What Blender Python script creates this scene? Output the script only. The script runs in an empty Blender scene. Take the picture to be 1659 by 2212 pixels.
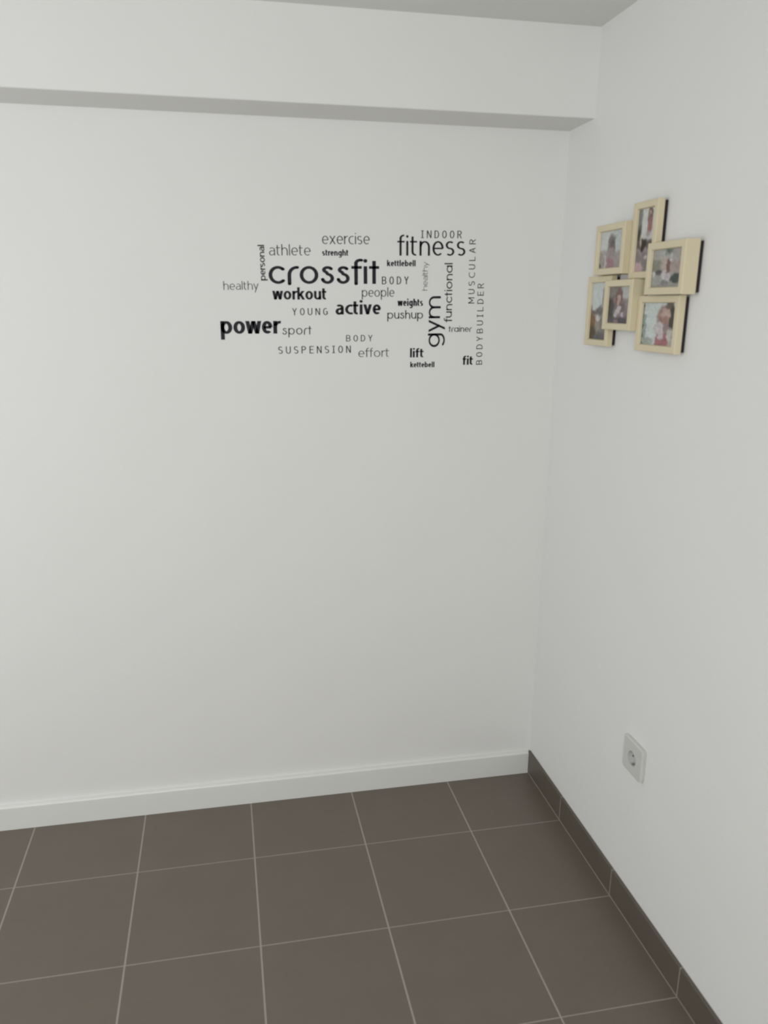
import bpy, bmesh, math
from mathutils import Matrix, Vector, noise

scene = bpy.context.scene
COL = scene.collection

# ---------------------------------------------------------------- camera, light, exposure
CAM = (-0.99461, -2.24544, 1.56291)
cam = bpy.data.cameras.new('camera')
cam_ob = bpy.data.objects.new('camera', cam)
COL.objects.link(cam_ob)
right = Vector((0.98203601, -0.18861973, 0.00527849))
up = Vector((0.0437143, 0.25463034, 0.96604992))
back = Vector((-0.18356014, -0.94846507, 0.25830155))
m = Matrix((right, up, back)).transposed().to_4x4()
m.translation = Vector(CAM)
cam_ob.matrix_world = m
cam.sensor_fit = 'AUTO'
cam.sensor_width = 36.0
cam.lens = 1681.0659 / 2212.0 * 36.0
cam.shift_x = 26.2095 / 2212.0
cam.shift_y = 3.2006 / 2212.0
cam.clip_start = 0.02
cam.dof.use_dof = True                    # the phone missed its focus: everything is a touch soft
cam.dof.focus_distance = 30.0
cam.dof.aperture_fstop = (cam.lens) / 4.2
scene.camera = cam_ob

world = bpy.data.worlds.new('world')
scene.world = world
world.use_nodes = True
bg = world.node_tree.nodes['Background']
bg.inputs['Color'].default_value = (0.80, 0.90, 1.0, 1)
bg.inputs['Strength'].default_value = 0.3


def area(name, loc, target, sx, sy, power, color):
    l = bpy.data.lights.new(name, 'AREA')
    l.shape = 'RECTANGLE'
    l.size, l.size_y, l.energy, l.color = sx, sy, power, color
    o = bpy.data.objects.new(name, l)
    o.location = loc
    o.rotation_euler = (Vector(target) - Vector(loc)).to_track_quat('-Z', 'Y').to_euler()
    COL.objects.link(o)
    return o


# daylight: the large window behind the photographer and a smaller one in the left wall
area('rear_window_daylight', (-1.75, -3.76, 1.66), (-1.75, 0, 1.72), 1.2, 1.0, 42.5, (1.0, 1.0, 0.985))
area('left_window_daylight', (-3.36, -0.9, 1.4), (0, -0.9, 1.4), 1.0, 1.2, 15, (0.96, 0.98, 1.0))

vs = scene.view_settings
vs.view_transform = 'Standard'
vs.look = 'None'
vs.gamma = 1.0
vs.use_curve_mapping = False
vs.exposure = 0.0


# ---------------------------------------------------------------- materials
def nodes(name):
    mat = bpy.data.materials.new(name)
    mat.use_nodes = True
    nt = mat.node_tree
    return mat, nt, nt.nodes['Principled BSDF']


def plain(name, col, rough=0.6, spec=0.5):
    mat, nt, b = nodes(name)
    b.inputs['Base Color'].default_value = (*col, 1)
    b.inputs['Roughness'].default_value = rough
    b.inputs['Specular IOR Level'].default_value = spec
    return mat


def mottled(name, c1, c2, scale, rough, bump=0.0, bscale=200, spec=0.3, stretch=(1, 1, 1)):
    mat, nt, b = nodes(name)
    tc = nt.nodes.new('ShaderNodeTexCoord')
    mp = nt.nodes.new('ShaderNodeMapping')
    mp.inputs['Scale'].default_value = stretch
    nz = nt.nodes.new('ShaderNodeTexNoise')
    nz.inputs['Scale'].default_value = scale
    nz.inputs['Detail'].default_value = 4
    mx = nt.nodes.new('ShaderNodeMix')
    mx.data_type = 'RGBA'
    mx.inputs['A'].default_value = (*c1, 1)
    mx.inputs['B'].default_value = (*c2, 1)
    nt.links.new(tc.outputs['Object'], mp.inputs['Vector'])
    nt.links.new(mp.outputs['Vector'], nz.inputs['Vector'])
    nt.links.new(nz.outputs['Fac'], mx.inputs['Factor'])
    nt.links.new(mx.outputs['Result'], b.inputs['Base Color'])
    b.inputs['Roughness'].default_value = rough
    b.inputs['Specular IOR Level'].default_value = spec
    if bump:
        n2 = nt.nodes.new('ShaderNodeTexNoise')
        n2.inputs['Scale'].default_value = bscale
        n2.inputs['Detail'].default_value = 3
        bp = nt.nodes.new('ShaderNodeBump')
        bp.inputs['Strength'].default_value = bump
        bp.inputs['Distance'].default_value = 0.002
        nt.links.new(tc.outputs['Object'], n2.inputs['Vector'])
        nt.links.new(n2.outputs['Fac'], bp.inputs['Height'])
        nt.links.new(bp.outputs['Normal'], b.inputs['Normal'])
    return mat


TILE = 0.33
COL_OFF = 0.2972        # first joint running towards the camera, from the right wall
ROW_OFF = 0.2787        # first joint parallel to the back wall
GROUT = 0.0042


def tile_material(name, axes, base1, base2, grout, floor_line=False):
    """Stoneware tiles with pale cement joints; axes lists (axis index, offset) of the joint grids."""
    mat, nt, b = nodes(name)
    L = nt.links
    tc = nt.nodes.new('ShaderNodeTexCoord')
    sep = nt.nodes.new('ShaderNodeSeparateXYZ')
    L.new(tc.outputs['Object'], sep.inputs['Vector'])

    def math_(op, a, bb=None, c=None):
        n = nt.nodes.new('ShaderNodeMath')
        n.operation = op
        for k, v in enumerate((a, bb, c)):
            if v is None:
                continue
            if isinstance(v, (int, float)):
                n.inputs[k].default_value = v
            else:
                L.new(v, n.inputs[k])
        return n.outputs[0]
    mask = None
    for ax, off, w in axes:
        p = math_('ADD', sep.outputs[ax], off + TILE * 40 + TILE / 2)
        p = math_('MODULO', p, TILE)
        p = math_('SUBTRACT', p, TILE / 2)
        p = math_('ABSOLUTE', p)
        p = math_('LESS_THAN', p, w / 2)
        mask = p if mask is None else math_('MAXIMUM', mask, p)
    if floor_line:
        p = math_('LESS_THAN', sep.outputs[2], 0.0048)
        mask = p if mask is None else math_('MAXIMUM', mask, p)
    nz = nt.nodes.new('ShaderNodeTexNoise')
    nz.inputs['Scale'].default_value = 9
    nz.inputs['Detail'].default_value = 6
    nz.inputs['Roughness'].default_value = 0.7
    L.new(tc.outputs['Object'], nz.inputs['Vector'])
    mx = nt.nodes.new('ShaderNodeMix')
    mx.data_type = 'RGBA'
    mx.inputs['A'].default_value = (*base1, 1)
    mx.inputs['B'].default_value = (*base2, 1)
    L.new(nz.outputs['Fac'], mx.inputs['Factor'])
    mg = nt.nodes.new('ShaderNodeMix')
    mg.data_type = 'RGBA'
    mg.inputs['B'].default_value = (*grout, 1)
    L.new(mask, mg.inputs['Factor'])
    L.new(mx.outputs['Result'], mg.inputs['A'])
    L.new(mg.outputs['Result'], b.inputs['Base Color'])
    rg = math_('MULTIPLY_ADD', mask, 0.35, 0.42)
    L.new(rg, b.inputs['Roughness'])
    b.inputs['Specular IOR Level'].default_value = 0.5
    bp = nt.nodes.new('ShaderNodeBump')
    bp.inputs['Strength'].default_value = 0.4
    bp.inputs['Distance'].default_value = 0.001
    inv = math_('SUBTRACT', 1.0, mask)
    L.new(inv, bp.inputs['Height'])
    L.new(bp.outputs['Normal'], b.inputs['Normal'])
    return mat


M_WALL = mottled('white_wall_paint', (0.785, 0.785, 0.773), (0.805, 0.806, 0.795), 3.0, 0.75, 0.12, 260, 0.25)
M_CEIL = mottled('white_ceiling_paint', (0.77, 0.775, 0.755), (0.79, 0.795, 0.775), 3.0, 0.85, 0.1, 240, 0.2)
M_BASE = mottled('white_gloss_paint', (0.755, 0.76, 0.735), (0.78, 0.785, 0.76), 4.0, 0.38, 0.0, 1, 0.5)
M_TILE = tile_material('brown_grey_floor_tile', ((0, COL_OFF, GROUT), (1, ROW_OFF, 0.0026)),
                       (0.135, 0.112, 0.089), (0.162, 0.136, 0.111), (0.34, 0.315, 0.275))
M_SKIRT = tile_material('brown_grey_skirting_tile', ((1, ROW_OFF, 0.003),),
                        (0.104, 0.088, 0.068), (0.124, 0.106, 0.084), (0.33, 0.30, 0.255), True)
M_VINYL = plain('black_vinyl', (0.010, 0.009, 0.016), 0.55, 0.3)
M_FRAME = mottled('cream_painted_wood', (0.665, 0.585, 0.41), (0.72, 0.645, 0.465), 14, 0.5, 0.05, 300, 0.35,
                  (1, 1, 1))
M_BACK = plain('dark_brown_back', (0.030, 0.024, 0.026), 0.7, 0.2)
M_PLATE = plain('white_outlet_plastic', (0.61, 0.612, 0.595), 0.4, 0.35)
M_WELL = plain('outlet_well_plastic', (0.52, 0.525, 0.51), 0.4, 0.4)
M_HOLE = plain('outlet_pin_hole', (0.03, 0.03, 0.03), 0.6, 0.2)
M_METAL = plain('outlet_earth_clip', (0.45, 0.44, 0.42), 0.35, 0.5)
M_METAL.node_tree.nodes['Principled BSDF'].inputs['Metallic'].default_value = 0.8
M_WHITE = plain('white_window_frame', (0.8, 0.8, 0.79), 0.4)


# ---------------------------------------------------------------- mesh helpers
def obj(name, bm, mat, parent=None, smooth=False):
    me = bpy.data.meshes.new(name)
    bmesh.ops.recalc_face_normals(bm, faces=bm.faces)
    bm.to_mesh(me)
    bm.free()
    for mm in (mat if isinstance(mat, (list, tuple)) else [mat]):
        me.materials.append(mm)
    if smooth:
        for p in me.polygons:
            p.use_smooth = True
    o = bpy.data.objects.new(name, me)
    COL.objects.link(o)
    if parent:
        o.parent = parent
    return o


def add_box(bm, x0, x1, y0, y1, z0, z1, bevel=0.0, seg=2):
    r = bmesh.ops.create_cube(bm, size=1.0)
    vs_ = r['verts']
    for v in vs_:
        v.co = Vector(((x0 + x1) / 2 + v.co.x * (x1 - x0), (y0 + y1) / 2 + v.co.y * (y1 - y0),
                       (z0 + z1) / 2 + v.co.z * (z1 - z0)))
    if bevel:
        es = {e for v in vs_ for e in v.link_edges}
        bmesh.ops.bevel(bm, geom=list(es), offset=bevel, segments=seg, affect='EDGES', profile=0.5)


def box(name, b, mat, parent=None, bevel=0.0, seg=2):
    bm = bmesh.new()
    add_box(bm, *b, bevel=bevel, seg=seg)
    return obj(name, bm, mat, parent)


def struct(o, label):
    o['kind'] = 'structure'
    o['label'] = label
    return o


def thing(name, label, cat, loc=(0, 0, 0), rot=(0, 0, 0), group=None):
    o = bpy.data.objects.new(name, None)
    o.empty_display_size = 0.02
    COL.objects.link(o)
    o.location = loc
    o.rotation_euler = rot
    o['label'] = label
    o['category'] = cat
    if group:
        o['group'] = group
    return o


# ---------------------------------------------------------------- the room
RX, RY, ZC = -3.4, -3.8, 2.2531
ZB, DB = 2.0395, 0.1555
struct(box('floor', (RX, 0, RY, 0, -0.08, 0), M_TILE), 'brown-grey tiled floor with pale grout joints')
struct(box('ceiling', (RX - .1, .1, RY - .1, .1, ZC, ZC + 0.1), M_CEIL), 'plain white ceiling above the beam')
struct(box('wall_back', (RX - .1, .1, 0, 0.1, -0.08, ZC), M_WALL), 'white wall carrying the black word stickers')
struct(box('wall_right', (0, 0.1, RY - .1, 0, -0.08, ZC), M_WALL), 'white wall with the photo collage and socket')


def holed_wall(name, label, along_x, lo, hi, c0, c1, a0, a1, z0, z1):
    """Wall slab with one window opening, plus its window frame."""
    def put(bm_, p, q, d0, d1, za, zb):
        if along_x:
            add_box(bm_, p, q, d0, d1, za, zb)
        else:
            add_box(bm_, d0, d1, p, q, za, zb)
    w_ = bmesh.new()
    put(w_, lo, a0, c0, c1, -0.08, ZC)
    put(w_, a1, hi, c0, c1, -0.08, ZC)
    put(w_, a0, a1, c0, c1, -0.08, z0)
    put(w_, a0, a1, c0, c1, z1, ZC)
    struct(obj(name, w_, M_WALL), label)
    f_ = bmesh.new()
    m0, m1 = c0 + .02, c0 + .06
    mid = (a0 + a1) / 2
    for p, q in ((a0, a0 + .05), (a1 - .05, a1), (mid - .03, mid + .03)):
        put(f_, p, q, m0, m1, z0, z1)
    for za, zb in ((z0, z0 + .05), (z1 - .05, z1)):
        put(f_, a0, a1, m0, m1, za, zb)
    return f_


f1 = holed_wall('wall_front', 'white wall with a window behind the photographer', True, RX, 0, RY - .1, RY, -2.38, -1.12, 1.02, 2.18)
struct(obj('window_1', f1, M_WHITE), 'white window frame behind the photographer')
f2 = holed_wall('wall_left', 'white wall with a window, out of view', False, RY - .1, 0, RX - .1, RX, -1.42, -0.38, 0.78, 2.02)
struct(obj('window_2', f2, M_WHITE), 'white window frame in the left wall')
bm = bmesh.new()
add_box(bm, RX - .04, .04, -DB, .04, ZB, ZC + .04, bevel=0.003, seg=2)
struct(obj('trim_1', bm, M_WALL), 'white boxed beam along the top of the back wall')

# white skirting with a softly rounded upper edge
TB, HB = 0.0159, 0.0793
TD, HD = 0.0085, 0.0838
bm = bmesh.new()
prof = [(0, 0), (-TB, 0), (-TB, HB - 0.006)]
prof += [(-TB + 0.006 - 0.006 * math.cos(a), HB - 0.006 + 0.006 * math.sin(a))
         for a in [math.radians(t) for t in (22, 45, 67, 90)]]
prof += [(0, HB + 0.001)]
ends = [[bm.verts.new((x, y, z)) for y, z in prof] for x in (RX, -TD * 0.4)]
n = len(prof)
for k in range(n):
    bm.faces.new((ends[0][k], ends[0][(k + 1) % n], ends[1][(k + 1) % n], ends[1][k]))
bm.faces.new(ends[0])
bm.faces.new(ends[1])
struct(obj('baseboard_back', bm, M_BASE), 'white painted skirting board below the word wall')
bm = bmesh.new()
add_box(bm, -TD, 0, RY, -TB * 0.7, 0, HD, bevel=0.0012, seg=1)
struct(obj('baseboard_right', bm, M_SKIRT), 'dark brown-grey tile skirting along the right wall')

# ---------------------------------------------------------------- lettering
ASC, DSC = 1.42, -0.45


def arc(cx, cy, rx, ry, a0, a1, n=None):
    n = n or max(4, int(abs(a1 - a0) / 11))
    return [(cx + rx * math.cos(math.radians(a0 + (a1 - a0) * k / n)),
             cy + ry * math.sin(math.radians(a0 + (a1 - a0) * k / n))) for k in range(n + 1)]


def glyph(ch, kind, wh, wv):
    """-> (width, strokes); a stroke is ('p', points) pen path, ('o', points) closed path, ('b', p, q) bar, ('d', c, r)."""
    hx, hy = wh / 2, wv / 2
    geo = kind == 'geo'
    bold = kind in ('bold', 'dense')
    P, O, B = (lambda pts: ('p', pts)), (lambda pts: ('o', pts)), (lambda p, q: ('b', p, q))
    if kind == 'caps':
        W = 0.58
        A = lambda y: y
        if ch == 'I':
            W = .34
            return W, [B((W / 2, 0), (W / 2, 1)), B((0, hy), (W, hy)), B((0, 1 - hy), (W, 1 - hy))]
        if ch == 'N':
            return W, [B((hx, 0), (hx, 1)), B((W - hx, 0), (W - hx, 1)), B((hx, 1), (W - hx, 0))]
        if ch == 'M':
            W = .72
            return W, [B((hx, 0), (hx, 1)), B((W - hx, 0), (W - hx, 1)), B((hx, 1), (W / 2, .25)), B((W - hx, 1), (W / 2, .25))]
        if ch == 'O':
            return W, [O(arc(W / 2, .5, W / 2 - hx, .5 - hy, 0, 360, 32))]
        if ch == 'C':
            return W, [P(arc(hx + .36, .5, .36, .5 - hy, 55, 305))]
        if ch == 'G':
            return W, [P(arc(W / 2, .5, W / 2 - hx, .5 - hy, 50, 325)), B((W - hx, .12), (W - hx, .5)), B((W * .55, .5), (W, .5))]
        if ch == 'D':
            return W, [B((hx, 0), (hx, 1)), P([(hx, 1 - hy), (W * .4, 1 - hy)] + arc(W * .4, .5, W * .6 - hx, .5 - hy, 90, -90) + [(hx, hy)])]
        if ch in 'BPR':
            s = [B((hx, 0), (hx, 1)), P([(hx, 1 - hy), (W * .5, 1 - hy)] + arc(W * .5, .75 - hy / 2, W * .44 - hx, .25 - hy / 2, 90, -90) + [(hx, .5)])]
            if ch == 'B':
                s.append(P([(hx, .5), (W * .5, .5)] + arc(W * .5, .25 + hy / 2, W * .5 - hx, .25 - hy / 2, 90, -90) + [(hx, hy)]))
            if ch == 'R':
                s.append(B((W * .45, .5), (W - hx, 0)))
            return W, s
        if ch == 'E':
            W = .5
            return W, [B((hx, 0), (hx, 1)), B((0, hy), (W, hy)), B((0, .52), (W * .92, .52)), B((0, 1 - hy), (W, 1 - hy))]
        if ch == 'L':
            W = .5
            return W, [B((hx, 0), (hx, 1)), B((0, hy), (W, hy))]
        if ch == 'U':
            return W, [P([(hx, 1), (hx, .36)] + arc(W / 2, .36, W / 2 - hx, .36 - hy, 180, 360) + [(W - hx, 1)])]
        if ch == 'Y':
            return W, [B((hx, 1), (W / 2, .45)), B((W - hx, 1), (W / 2, .45)), B((W / 2, 0), (W / 2, .48))]
        if ch == 'A':
            W = .62
            return W, [B((hx, 0), (W / 2, 1)), B((W - hx, 0), (W / 2, 1)), B((W * .22, .33), (W * .78, .33))]
        if ch == 'S':
            W = .52
            r = (.5 - hy) / 2
            return W, [P(arc(W / 2, .5 + r, W / 2 - hx, r, 35, 262) + arc(W / 2, .5 - r, W / 2 - hx, r, 82, -145))]
    X = 1.0
    oW = 1.0 if geo else (.98 if not bold else 1.0)
    arch_ry = .46 - hy if geo else .42 - hy

    def bowl(x, W):
        return O(arc(x, .5, W / 2 - hx, .5 - hy, 0, 360, 36))

    def arch(x0, x1, low=0.0):
        cx, rx = (x0 + x1) / 2, (x1 - x0) / 2
        cy = X - hy - arch_ry
        return P(arc(cx, cy, rx, arch_ry, 175, 0) + [(x1, low)])
    if ch == 'o':
        return oW, [bowl(oW / 2, oW)]
    if ch == 'c':
        if geo:
            rx = oW / 2 - hx
            return .86, [P(arc(hx + rx, .5, rx, .5 - hy, 48, 312))]
        rx = .45
        return .78, [P(arc(hx + rx, .5, rx, .5 - hy, 62, 298))]
    if ch == 'e':
        W = .96 if geo else .92
        return W, [P(arc(W / 2, .5, W / 2 - hx, .5 - hy, 0, 312)), B((hx, .5), (W - hx * .6, .5))]
    if ch in 'nh':
        W = .86 if not bold else .94
        return W, [B((hx, 0), (hx, ASC if ch == 'h' else 1)), arch(hx, W - hx)]
    if ch == 'm':
        W = 1.58
        return W, [B((hx, 0), (hx, 1)), arch(hx, W / 2), arch(W / 2, W - hx)]
    if ch == 'u':
        W = .86 if not bold else .94
        cy = hy + arch_ry
        return W, [P([(hx, 1), (hx, cy)] + arc(W / 2, cy, W / 2 - hx, arch_ry, 180, 355)), B((W - hx, 0), (W - hx, 1))]
    if ch == 'r':
        W = .58 if geo else .56
        if geo:
            return W, [P([(hx, 0), (hx, .5)] + arc(hx + .42, .5, .42, .5 - hy, 180, 88))]
        return W, [B((hx, 0), (hx, 1)), P(arc(hx + .42, .55, .42, .45 - hy, 170, 78))]
    if ch == 'a':
        if geo:
            return oW, [bowl(oW / 2, oW), B((oW - hx, 0), (oW - hx, 1))]
        W = .82 if not bold else .9
        cx = W / 2
        return W, [P(arc(cx, .66, cx - hx, .34 - hy, 140, 0) + [(W - hx, 0)]),
                   P([(W - hx, .6)] + arc(W * .42, .3, W * .42 - hx, .29 - hy * .6, 95, 275) + [(W - hx, .2)])]
    if ch in 'bp':
        W = oW
        return W, [bowl(W / 2, W), B((hx, 0 if ch == 'b' else DSC), (hx, ASC if ch == 'b' else 1))]
    if ch == 'g':
        W = oW
        return W, [bowl(W / 2, W), P([(W - hx, 1), (W - hx, -.06)] + arc(W / 2, -.06, W / 2 - hx, -DSC - .06 - hy, 0, -140))]
    if ch == 's':
        if geo:
            W = .68
            return W, [P(arc(W * .5, .79, W * .36 - hx * .4, .21 - hy, 25, 245) + arc(W * .47, .31, W * .53 - hx, .31 - hy, 84, -168))]
        W = .72 if not bold else .78
        r = (.5 - hy) / 2
        return W, [P(arc(W / 2, .5 + r, W / 2 - hx, r, 42, 262) + arc(W / 2, .5 - r, W / 2 - hx, r, 82, -138))]
    if ch == 't':
        if geo:
            W = .56
            return W, [B((W / 2, 0), (W / 2, 1.3)), B((0, .93), (W, .93))]
        W = .58
        x = W * .36
        return W, [P([(x, 1.3), (x, .28)] + arc(x + .24, .28, .24, .28 - hy, 180, 285)), B((0, 1 - hy), (W, 1 - hy))]
    if ch == 'f':
        W = .60 if geo else .62
        x = W * .42
        r = .24
        return W, [P([(x, 0), (x, ASC - .26)] + arc(x + r, ASC - .26, r, .26 - hy, 180, 75)),
                   B((0, (.93 if geo else 1 - hy)), (W * .95, (.93 if geo else 1 - hy)))]
    if ch == 'i':
        W = wh
        return W, [B((hx, 0), (hx, 1)), ('d', (hx, 1.30), max(.07, hx * 1.12), max(.07, min(.14, hx * 1.1)))]
    if ch == 'l':
        return wh, [B((hx, 0), (hx, ASC))]
    if ch == 'k':
        W = .86 if not bold else .98
        return W, [B((hx, 0), (hx, ASC)), B((hx * 1.5, .40), (W - hx * 1.3, 1)), B((W * .42, .62), (W - hx, 0))]
    if ch == 'v':
        W = .86 if not bold else .94
        return W, [B((hx, 1), (W / 2, 0)), B((W - hx, 1), (W / 2, 0))]
    if ch == 'y':
        W = .88
        return W, [B((hx, 1), (W / 2 + hx * .2, 0.04)), B((W - hx, 1), (W * .27, DSC))]
    if ch == 'x':
        W = .86
        return W, [B((hx, 1), (W - hx, 0)), B((W - hx, 1), (hx, 0))]
    if ch == 'w':
        W = 1.34 if not bold else 1.38
        return W, [B((hx, 1), (W * .28, 0)), B((W * .28, 0), (W * .5, 1)), B((W * .5, 1), (W * .72, 0)), B((W * .72, 0), (W - hx, 1))]
    raise ValueError(ch)


def outline(stroke, wh, wv, rounded):
    """2-D strips: list of (left points, right points, closed) or polygons for each stroke."""
    a, b = wh / 2, wv / 2
    kind = stroke[0]
    out = []
    if kind == 'b':
        (x0, y0), (x1, y1) = stroke[1], stroke[2]
        if abs(y1 - y0) < 1e-6:
            poly = [(x0, y0 - b), (x1, y0 - b), (x1, y0 + b), (x0, y0 + b)]
        else:
            s = abs(y1 - y0) / math.hypot(x1 - x0, y1 - y0)
            w = a * min(1.35, (1 - .45 * (1 - s)) / max(.62, s)) if abs(x1 - x0) > 1e-6 else a
            poly = [(x0 - w, y0), (x0 + w, y0), (x1 + w, y1), (x1 - w, y1)]
        out.append(poly)
    elif kind == 'd':
        cx, cy = stroke[1]
        out.append([(cx + stroke[2] * math.cos(t * math.pi / 8), cy + stroke[3] * math.sin(t * math.pi / 8)) for t in range(16)])
    else:
        pts = stroke[1]
        closed = kind == 'o'
        if closed:
            pts = pts[:-1]
        n_ = len(pts)
        Ls, Rs = [], []
        for k in range(n_):
            p0 = pts[(k - 1) % n_] if closed or k > 0 else pts[k]
            p1 = pts[(k + 1) % n_] if closed or k < n_ - 1 else pts[k]
            tx, ty = p1[0] - p0[0], p1[1] - p0[1]
            ll = math.hypot(tx, ty) or 1
            nx, ny = -ty / ll, tx / ll
            d = math.sqrt((a * nx) ** 2 + (b * ny) ** 2)
            ox, oy = a * a * nx / d, b * b * ny / d
            # keep straight stems square-cut
            Ls.append((pts[k][0] + ox, pts[k][1] + oy))
            Rs.append((pts[k][0] - ox, pts[k][1] - oy))
        out.append(('strip', Ls, Rs, closed))
        if rounded and not closed:
            for e in (pts[0], pts[-1]):
                out.append([(e[0] + a * .98 * math.cos(t * math.pi / 8), e[1] + b * .98 * math.sin(t * math.pi / 8)) for t in range(16)])
    return out


STYLE = {  # stem, crossing stroke (in heights), letter gap
    'thin': (.12, .08, .20), 'med': (.155, .105, .20), 'bold': (.30, .20, .15), 'dense': (.25, .17, .08),
    'geo': (.215, .155, .17), 'caps': (.125, .09, .40)}


def word(name, text, style, x, z, length, height, angle, ref, label, stem=None, gap=None, thick=0.0006):
    st, cr, gp = STYLE[style]
    if stem:
        cr *= stem / st
        st = stem
    if gap is not None:
        gp = gap
    sy = height / {'x': 1.0, 'a': ASC, 'c': 1.0}[ref]
    sx = sy
    for _ in range(4):
        wh, wv = st * sy / sx, cr
        cur, lay = 0.0, []
        for k, ch in enumerate(text):
            W, ss = glyph(ch, style, wh, wv)
            nxt = text[k + 1] if k + 1 < len(text) else ''
            lay.append((ch, cur, ss))
            g = gp
            if ch in 'ce' and style != 'caps':
                g -= .03
            if ch in 'rf' and style != 'caps':
                g -= .10 if style != 'bold' else .05
            if nxt in 'ft' and nxt and style != 'caps':
                g -= .07 if style != 'bold' else .03
            if ch in 'vwyk' and style != 'caps':
                g -= .06
            if nxt in 'vwy' and nxt and style != 'caps':
                g -= .06
            cur += W + g
        x1 = cur - g
        sx = length / x1
    t = thing(name, label, 'wall sticker', (x, 0, z), (0, -math.radians(angle), 0), 'black vinyl word stickers on the wall')
    for ch, off, ss in lay:
        bm = bmesh.new()
        for s in ss:
            for poly in outline(s, wh, wv, style == 'geo'):
                if poly[0] == 'strip':
                    _, Lp, Rp, closed = poly
                    n_ = len(Lp)
                    mk = lambda p, y: bm.verts.new(((off + p[0]) * sx, y, p[1] * sy))
                    lf, rf = [mk(p, -thick) for p in Lp], [mk(p, -thick) for p in Rp]
                    lb, rb = [mk(p, -.00005) for p in Lp], [mk(p, -.00005) for p in Rp]
                    for k in range(n_ if closed else n_ - 1):
                        j = (k + 1) % n_
                        bm.faces.new((lf[k], lf[j], rf[j], rf[k]))
                        bm.faces.new((lb[k], rb[k], rb[j], lb[j]))
                        bm.faces.new((lf[k], lb[k], lb[j], lf[j]))
                        bm.faces.new((rf[k], rf[j], rb[j], rb[k]))
                    if not closed:
                        for e in (0, n_ - 1):
                            bm.faces.new((lf[e], rf[e], rb[e], lb[e]))
                else:
                    f_ = [bm.verts.new(((off + p[0]) * sx, -thick, p[1] * sy)) for p in poly]
                    b_ = [bm.verts.new(((off + p[0]) * sx, -.00005, p[1] * sy)) for p in poly]
                    bm.faces.new(f_)
                    bm.faces.new(b_[::-1])
                    for k in range(len(poly)):
                        j = (k + 1) % len(poly)
                        bm.faces.new((f_[k], b_[k], b_[j], f_[j]))
        obj('letter', bm, M_VINYL, t)
    return t


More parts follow.
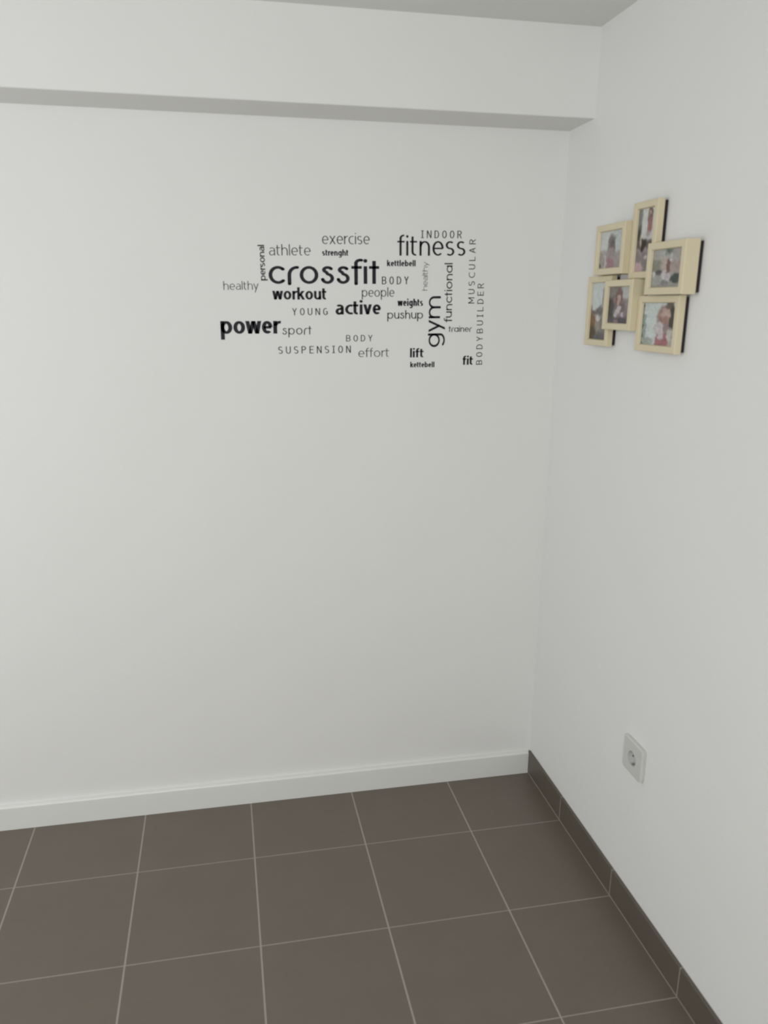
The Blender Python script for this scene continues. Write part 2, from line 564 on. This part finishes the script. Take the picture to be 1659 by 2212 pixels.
WS = 'black wall sticker'
WORDS = [
    ('athlete', 'thin', -0.8491, 1.6933, 0.1135, 0.0291, 0.8, 'a', 'thin black word athlete on the white wall, just above the c of crossfit', None, None),
    ('exercise', 'thin', -0.7035, 1.7253, 0.1331, 0.0215, 0.8, 'x', 'thin black word exercise, topmost on the left half of the sticker cloud', None, None),
    ('strenght', 'bold', -0.7038, 1.6950, 0.0730, 0.0117, 0.8, 'x', 'tiny bold black word strenght right below the word exercise', None, None),
    ('crossfit', 'geo', -0.8522, 1.6185, 0.3095, 0.0474, 0.6, 'x', 'largest black word crossfit in wide rounded letters on the white wall', None, None),
    ('personal', 'dense', -0.8606, 1.6274, 0.0928, 0.0126, 91.1, 'x', 'tiny dense word personal running upward left of crossfit', None, None),
    ('healthy', 'thin', -0.9752, 1.6016, 0.0946, 0.0229, 0.9, 'a', 'thin horizontal word healthy at the far left of the sticker cloud', .12, None),
    ('workout', 'bold', -0.8436, 1.5771, 0.1504, 0.0233, 0.3, 'x', 'bold black word workout directly under crossfit', .30, .13),
    ('YOUNG', 'caps', -0.7895, 1.5351, 0.0997, 0.0191, 0.5, 'c', 'thin spaced capitals YOUNG to the left of the word active', None, None),
    ('active', 'bold', -0.6674, 1.5375, 0.1303, 0.0275, 0.4, 'x', 'bold black word active in the middle of the sticker cloud', None, None),
    ('power', 'bold', -0.9881, 1.4845, 0.1626, 0.0345, 0.3, 'x', 'large bold black word power at the lower left of the stickers', .31, .10),
    ('sport', 'geo', -0.8176, 1.4825, 0.0812, 0.0177, 0.4, 'x', 'small thin rounded word sport right after the bold word power', .15, .24),
    ('BODY', 'caps', -0.6376, 1.4631, 0.0766, 0.0178, 0.2, 'c', 'spaced capitals BODY above the word effort, lower of the two', None, None),
    ('SUSPENSION', 'caps', -0.8308, 1.4295, 0.2066, 0.0202, 0.5, 'c', 'long row of thin spaced capitals SUSPENSION below the word sport', None, None),
    ('people', 'thin', -0.5921, 1.5864, 0.0937, 0.0181, 0.5, 'x', 'thin black word people whose p runs down into the word active', .13, None),
    ('weights', 'bold', -0.4887, 1.5618, 0.0747, 0.0142, 0.3, 'x', 'tiny bold word weights above the word pushup', None, None),
    ('pushup', 'geo', -0.5182, 1.5262, 0.1050, 0.0168, 0.3, 'x', 'small rounded word pushup to the right of the word active', .17, None),
    ('fitness', 'med', -0.4913, 1.6984, 0.1988, 0.0393, 0.8, 'x', 'tall black word fitness at the upper right of the stickers', None, None),
    ('INDOOR', 'caps', -0.4236, 1.7465, 0.1191, 0.0202, 0.8, 'c', 'thin spaced capitals INDOOR above the word fitness', None, None),
    ('kettlebell', 'bold', -0.5205, 1.6697, 0.0825, 0.0117, 0.6, 'x', 'tiny bold word kettlebell between fitness and the capitals BODY', None, None),
    ('BODY', 'caps', -0.5347, 1.6206, 0.0773, 0.0212, 0.6, 'c', 'spaced capitals BODY right after crossfit, upper of the two', None, None),
    ('healthy', 'thin', -0.4019, 1.6050, 0.0779, 0.0111, 90.4, 'x', 'tiny thin word healthy running upward above the word gym', None, .12),
    ('gym', 'geo', -0.3608, 1.4465, 0.1433, 0.0337, 91.0, 'x', 'large rounded word gym running upward on the right of the stickers', .19, .16),
    ('functional', 'geo', -0.3266, 1.5169, 0.1640, 0.0168, 91.0, 'x', 'rounded word functional running upward right of the word gym', .20, .15),
    ('MUSCULAR', 'caps', -0.2603, 1.5700, 0.1767, 0.0185, 90.9, 'c', 'spaced capitals MUSCULAR running upward at the right of fitness', None, None),
    ('BODYBUILDER', 'caps', -0.2290, 1.3947, 0.2317, 0.0187, 91.1, 'c', 'long spaced capitals BODYBUILDER running upward, nearest the room corner', None, None),
    ('trainer', 'geo', -0.3358, 1.4896, 0.0711, 0.0123, 0.2, 'x', 'tiny rounded word trainer below functional', .18, .16),
    ('effort', 'thin', -0.6019, 1.4190, 0.0899, 0.0180, 0.3, 'x', 'thin black word effort in the bottom row of the stickers', .13, None),
    ('lift', 'bold', -0.4496, 1.4172, 0.0406, 0.0264, 0.0, 'a', 'short bold word lift above the small word kettebell', None, None),
    ('kettebell', 'bold', -0.4484, 1.3887, 0.0729, 0.0112, -0.1, 'x', 'tiny bold word kettebell, lowest sticker under the word lift', None, None),
    ('fit', 'bold', -0.2897, 1.3946, 0.0317, 0.0264, -0.1, 'a', 'short bold word fit at the bottom right beside BODYBUILDER', None, None),
]
for w in WORDS:
    word('word_sticker', w[0], w[1], w[2], w[3], w[4], w[5], w[6], w[7], w[8], w[9], w[10])

# ---------------------------------------------------------------- photo collage on the right wall
collage = thing('photo_collage_frame', 'cream wooden collage of six joined photo frames on the right wall', 'picture frame', (0, -0.47, 1.62))
CY, CZ = -0.47, 1.62


def soft(d, edge):
    t = max(0.0, min(1.0, .5 - d / edge))
    return t * t * (3 - 2 * t)


def paint(u, v, base, shapes, seed):
    # the prints are small, blurred snapshots: break up the outlines and the flat tones
    n1 = noise.noise_vector(Vector((u * 7 + seed * 9.1, v * 9, seed)))
    n2 = noise.noise_vector(Vector((u * 19 + seed * 3.7, v * 16, seed + 5)))
    u += n1.x * .045 + n2.x * .025
    v += n1.y * .04 + n2.y * .03
    c = [k * (1 + .16 * n2.z + .08 * n1.z) for k in base]
    for s in shapes:
        if s[0] == 'e':      # soft ellipse: cu cv ru rv colour edge
            _, cu, cv, ru, rv, colr, ed = s
            d = math.hypot((u - cu) / ru, (v - cv) / rv) - 1
            a = soft(d, ed)
        else:                # soft rectangle: u0 v0 u1 v1 colour edge
            _, u0, v0, u1, v1, colr, ed = s
            d = max(u0 - u, u - u1, v0 - v, v - v1)
            a = soft(d, ed)
        c = [c[k] * (1 - a) + colr[k] * (1 + .22 * n2.z + .10 * n1.x) * a for k in range(3)]
    return c


def lin(r, g, b):
    f = lambda x: (x / 255 / 12.92) if x <= 10 else ((x / 255 + .055) / 1.055) ** 2.4
    k = 1.22
    m_ = (r + g + b) / 3
    return tuple(min(.9, f(m_ + (v_ - m_) * .62) * k) for v_ in (r, g, b))


M_PHOTO, nt, b_ = nodes('glossy_photo_print')
at = nt.nodes.new('ShaderNodeVertexColor')
at.layer_name = 'print'
nt.links.new(at.outputs['Color'], b_.inputs['Base Color'])
b_.inputs['Roughness'].default_value = 0.45
b_.inputs['Specular IOR Level'].default_value = 0.35


def photo_mesh(x, y0, y1, z0, z1, base, shapes, parent, label):
    """Print seen from the room: u runs left to right (towards -y), v from the top down."""
    nu, nv = 48, 60
    bm = bmesh.new()
    lay = bm.verts.layers.float_color.new('print')
    g = [[None] * (nu + 1) for _ in range(nv + 1)]
    for j in range(nv + 1):
        for i in range(nu + 1):
            u, v = i / nu, j / nv
            q = bm.verts.new((x, y1 + (y0 - y1) * u - CY, z1 + (z0 - z1) * v - CZ))
            q[lay] = (*paint(u, v, base, shapes, y0 * 10), 1)
            g[j][i] = q
    for j in range(nv):
        for i in range(nu):
            bm.faces.new((g[j][i], g[j + 1][i], g[j + 1][i + 1], g[j][i + 1]))
    me = bpy.data.meshes.new('photo')
    bm.to_mesh(me)
    bm.free()
    me.materials.append(M_PHOTO)
    o = bpy.data.objects.new('photo', me)
    COL.objects.link(o)
    o.parent = parent
    o['label'] = label
    sd = o.modifiers.new('card', 'SOLIDIFY')
    sd.thickness = 0.0006
    sd.offset = -1
    return o


def frame(y0, y1, z0, z1, D, base, shapes, label, plabel, bw=0.0155, rec=0.0075):
    a0, a1, c0, c1 = y0 - CY, y1 - CY, z0 - CZ, z1 - CZ
    bm = bmesh.new()
    xb, xf, xr = -0.009, -D, -D + rec
    e = 0.0022
    loops = []
    for x, o_ in ((xb, 0), (xf + e, 0), (xf + e * .3, e * .3), (xf, e), (xf, bw - e), (xf + e * .3, bw - e * .3),
                  (xf + e, bw), (xr - .0005, bw + .001), (xr - .0005, bw - .001 + .0), (xb, bw - .001)):
        loops.append([bm.verts.new((x, yy, zz)) for yy, zz in ((a0 + o_, c0 + o_), (a1 - o_, c0 + o_), (a1 - o_, c1 - o_), (a0 + o_, c1 - o_))])
    nl = len(loops)
    for k in range(nl):
        A, B2 = loops[k], loops[(k + 1) % nl]
        for q in range(4):
            bm.faces.new((A[q], A[(q + 1) % 4], B2[(q + 1) % 4], B2[q]))
    f = obj('frame', bm, M_FRAME, collage)
    f['label'] = label
    bk = bmesh.new()
    add_box(bk, -0.0088, -0.0005, a0 + .0015, a1 - .0015, c0 + .004, c1 - .004)  # plain dark box between frame and wall; its side makes the dark strip
    b = obj('dark_back', bk, M_BACK, f)
    b['label'] = 'dark box behind the frame'
    photo_mesh(xr, y0 + bw - .0005, y1 - bw + .0005, z0 + bw - .0005, z1 - bw + .0005, base, shapes, f, plabel)
    return f


WHITE_, SKY, GREY = lin(190, 192, 190), lin(178, 190, 188), lin(120, 116, 114)
# tall upper frame
frame(-.556, -.4475, 1.627, 1.797, .025, lin(188, 188, 186), [
    ('r', -.1, -.1, .22, .5, lin(118, 122, 118), .12), ('r', -.1, .3, .20, .52, lin(60, 55, 48), .14),
    ('r', -.1, .48, 1.1, .66, lin(92, 82, 76), .10), ('r', .42, .30, 1.1, .50, lin(182, 180, 178), .10),
    ('r', -.1, .66, 1.1, 1.1, lin(122, 114, 114), .12),
    ('e', .36, .57, .20, .11, lin(44, 38, 32), .5), ('e', .22, .52, .05, .10, lin(176, 150, 128), .7),
    ('e', .56, .78, .09, .035, lin(180, 172, 178), .6), ('e', .16, .95, .30, .09, lin(180, 140, 150), .5),
    ('e', .66, .11, .14, .13, lin(112, 82, 58), .35), ('e', .64, .12, .075, .075, lin(170, 142, 124), .5),
    ('e', .67, .22, .13, .10, lin(112, 74, 74), .6), ('e', .66, .30, .12, .13, lin(160, 92, 88), .35),
    ('e', .60, .41, .10, .05, lin(150, 140, 136), .7), ('e', .90, .32, .05, .05, lin(120, 110, 98), .7)],
    'tall cream frame at the top', 'print of a standing person in a red top before a pale square')
# upper left frame
frame(-.4465, -.298, 1.640, 1.759, .042, lin(182, 186, 184), [
    ('r', -.1, .52, 1.1, 1.1, lin(148, 138, 132), .16), ('r', .55, -.1, 1.1, .55, lin(166, 176, 172), .3),
    ('r', .24, .62, .30, 1.1, lin(186, 172, 172), .06),
    ('e', .50, .42, .17, .30, lin(112, 108, 104), .45), ('e', .52, .36, .09, .10, lin(92, 84, 80), .5),
    ('e', .54, .46, .10, .13, lin(112, 88, 90), .6), ('e', .47, .66, .16, .20, lin(148, 128, 128), .5),
    ('e', .48, .88, .15, .17, lin(158, 104, 116), .45), ('e', .03, .92, .05, .06, lin(62, 84, 66), .6)],
    'small cream frame at upper left', 'print of a dark-haired person in pink under a pale sky')
# middle right frame
frame(-.708, -.557, 1.589, 1.700, .042, lin(150, 150, 142), [
    ('r', -.1, .25, .30, .60, lin(122, 124, 104), .2), ('r', .18, -.1, .5, .3, lin(160, 160, 150), .2),
    ('r', .42, -.1, .66, .14, lin(78, 108, 92), .12), ('r', .60, -.1, 1.1, .34, lin(152, 146, 140), .16),
    ('r', .30, .32, 1.1, .64, lin(156, 136, 126), .12), ('r', -.1, .66, .7, 1.1, lin(144, 146, 140), .1),
    ('e', .60, .22, .05, .11, lin(172, 176, 168), .6), ('e', .20, .60, .13, .055, lin(84, 78, 80), .6),
    ('e', .82, .78, .20, .13, lin(62, 74, 64), .5), ('e', .07, .64, .05, .09, lin(176, 176, 174), .6),
    ('e', .42, .40, .10, .18, lin(172, 150, 134), .6), ('e', .54, .46, .07, .21, lin(122, 78, 72), .5),
    ('e', .41, .68, .08, .12, lin(180, 172, 174), .5), ('e', .55, .76, .09, .12, lin(172, 162, 170), .5),
    ('e', .45, .90, .14, .10, lin(112, 112, 110), .7), ('r', -.1, .93, 1.1, 1.1, lin(134, 130, 122), .1)],
    'cream frame at middle right', 'print of a person in pale clothes before a pinkish building')
# lower centre frame
frame(-.505, -.366, 1.508, 1.626, .042, lin(122, 112, 112), [
    ('r', .55, -.1, 1.1, .36, lin(162, 166, 162), .15), ('r', .6, .33, 1.1, .6, lin(134, 124, 124), .15),
    ('r', -.1, .30, .26, .92, lin(70, 66, 62), .18), ('r', -.1, -.1, .40, .26, lin(124, 114, 108), .2),
    ('e', .47, .36, .16, .34, lin(120, 80, 78), .4), ('e', .46, .38, .085, .16, lin(176, 136, 124), .4),
    ('e', .25, .38, .06, .10, lin(128, 102, 98), .6), ('e', .62, .56, .14, .16, lin(112, 90, 92), .6),
    ('e', .48, .62, .10, .11, lin(176, 162, 164), .4), ('e', .35, .73, .06, .10, lin(172, 166, 172), .5),
    ('e', .66, .75, .07, .08, lin(168, 160, 166), .6), ('r', .40, .82, 1.1, 1.1, lin(76, 70, 80), .14),
    ('r', -.1, .84, .40, 1.1, lin(84, 76, 82), .14), ('e', .36, .97, .14, .06, lin(128, 98, 110), .6)],
    'small cream frame at lower centre', 'print of a person with auburn hair and a white collar')
# tall lower left frame
frame(-.3655, -.238, 1.464, 1.639, .025, lin(180, 190, 188), [
    ('r', -.1, .58, 1.1, 1.1, lin(122, 112, 106), .08), ('r', .62, .1, .7, .60, lin(128, 128, 124), .08),
    ('e', .48, .50, .22, .09, lin(108, 100, 98), .5), ('r', .05, .48, 1.1, .56, lin(104, 96, 94), .06),
    ('r', -.1, .42, .06, .75, lin(128, 96, 72), .10), ('e', .10, .68, .18, .15, lin(132, 88, 48), .5),
    ('e', .42, .63, .14, .035, lin(186, 178, 170), .5), ('r', .30, .68, .56, .84, lin(142, 130, 116), .12),
    ('r', -.1, .88, 1.1, 1.1, lin(92, 86, 86), .1), ('e', .14, .90, .22, .14, lin(84, 70, 46), .5),
    ('e', .40, .96, .16, .05, lin(78, 88, 92), .6)],
    'tall cream frame at lower left', 'print of a pale sky over a grey building and an orange wall')
# lower right frame
frame(-.677, -.506, 1.463, 1.588, .025, lin(178, 190, 187), [
    ('r', -.1, -.1, .035, 1.1, lin(70, 96, 86), .05), ('r', .05, .3, .10, 1.1, lin(112, 136, 124), .05),
    ('e', .20, .92, .16, .10, lin(142, 152, 144), .6), ('r', .78, .50, 1.1, .85, lin(140, 128, 128), .1),
    ('r', .72, .86, 1.1, 1.1, lin(166, 160, 144), .1),
    ('e', .78, .20, .17, .20, lin(100, 86, 76), .3), ('e', .86, .36, .12, .26, lin(66, 62, 48), .4),
    ('e', .62, .34, .18, .26, lin(150, 118, 106), .4), ('e', .68, .30, .12, .17, lin(184, 146, 132), .4),
    ('e', .56, .44, .06, .14, lin(150, 104, 94), .6), ('e', .70, .44, .10, .12, lin(158, 112, 98), .5),
    ('e', .52, .60, .16, .16, lin(178, 170, 172), .4), ('e', .72, .62, .10, .14, lin(138, 112, 112), .6),
    ('e', .84, .72, .08, .13, lin(180, 172, 160), .5), ('e', .60, .90, .19, .22, lin(166, 88, 96), .3),
    ('e', .58, .72, .09, .12, lin(184, 168, 172), .5)],
    'cream frame at lower right', 'print of a long-haired person in red with a white scarf')

# ---------------------------------------------------------------- wall socket
SY, SZ = -0.655, 0.456
sock = thing('wall_socket', 'white square power socket low on the right wall', 'socket', (0, SY, SZ))
R_, HW = 0.0205, 0.0455
bm = bmesh.new()
NS = 48


def ring(x, r):
    return [bm.verts.new((x, r * math.cos(2 * math.pi * k / NS), r * math.sin(2 * math.pi * k / NS))) for k in range(NS)]


def square(x, h, rr):
    out = []
    for k in range(NS):
        t = 2 * math.pi * k / NS
        c, s = math.cos(t), math.sin(t)
        e = 16.0
        rad = h / ((abs(c) ** e + abs(s) ** e) ** (1 / e))
        out.append(bm.verts.new((x, rad * c, rad * s)))
    return out


prof = [square(-.0003, HW, 0), square(-.008, HW, 0), square(-.0105, HW - .002, 0), square(-.011, HW - .005, 0), ring(-.011, R_)]
for A, B2 in zip(prof, prof[1:]):
    for k in range(NS):
        j = (k + 1) % NS
        bm.faces.new((A[k], A[j], B2[j], B2[k]))
obj('cover_plate', bm, M_PLATE, sock)
bm = bmesh.new()
prof = [ring(-.011, R_), ring(-.0118, R_ - .0006), ring(-.0118, R_ - .0018), ring(-.0022, R_ - .0028)]
for A, B2 in zip(prof, prof[1:]):
    for k in range(NS):
        j = (k + 1) % NS
        bm.faces.new((A[k], A[j], B2[j], B2[k]))
bm.faces.new(prof[-1])
well = obj('round_well', bm, M_WELL, sock)
well['label'] = 'grey-white recessed round well'
for s in (-1, 1):
    bm = bmesh.new()
    r = bmesh.ops.create_cone(bm, cap_ends=True, segments=20, radius1=.0026, radius2=.0026, depth=.0008)
    bmesh.ops.rotate(bm, verts=r['verts'], cent=(0, 0, 0), matrix=Matrix.Rotation(math.pi / 2, 3, 'Y'))
    bmesh.ops.translate(bm, verts=r['verts'], vec=(-.0026, s * .0095, 0))
    h = obj('pin_hole', bm, M_HOLE, well)
    bm = bmesh.new()
    add_box(bm, -.0105, -.0024, -.002, .002, s * .0158 - .0011, s * .0158 + .0011, bevel=.0005, seg=1)
    obj('earth_clip', bm, M_METAL, well)
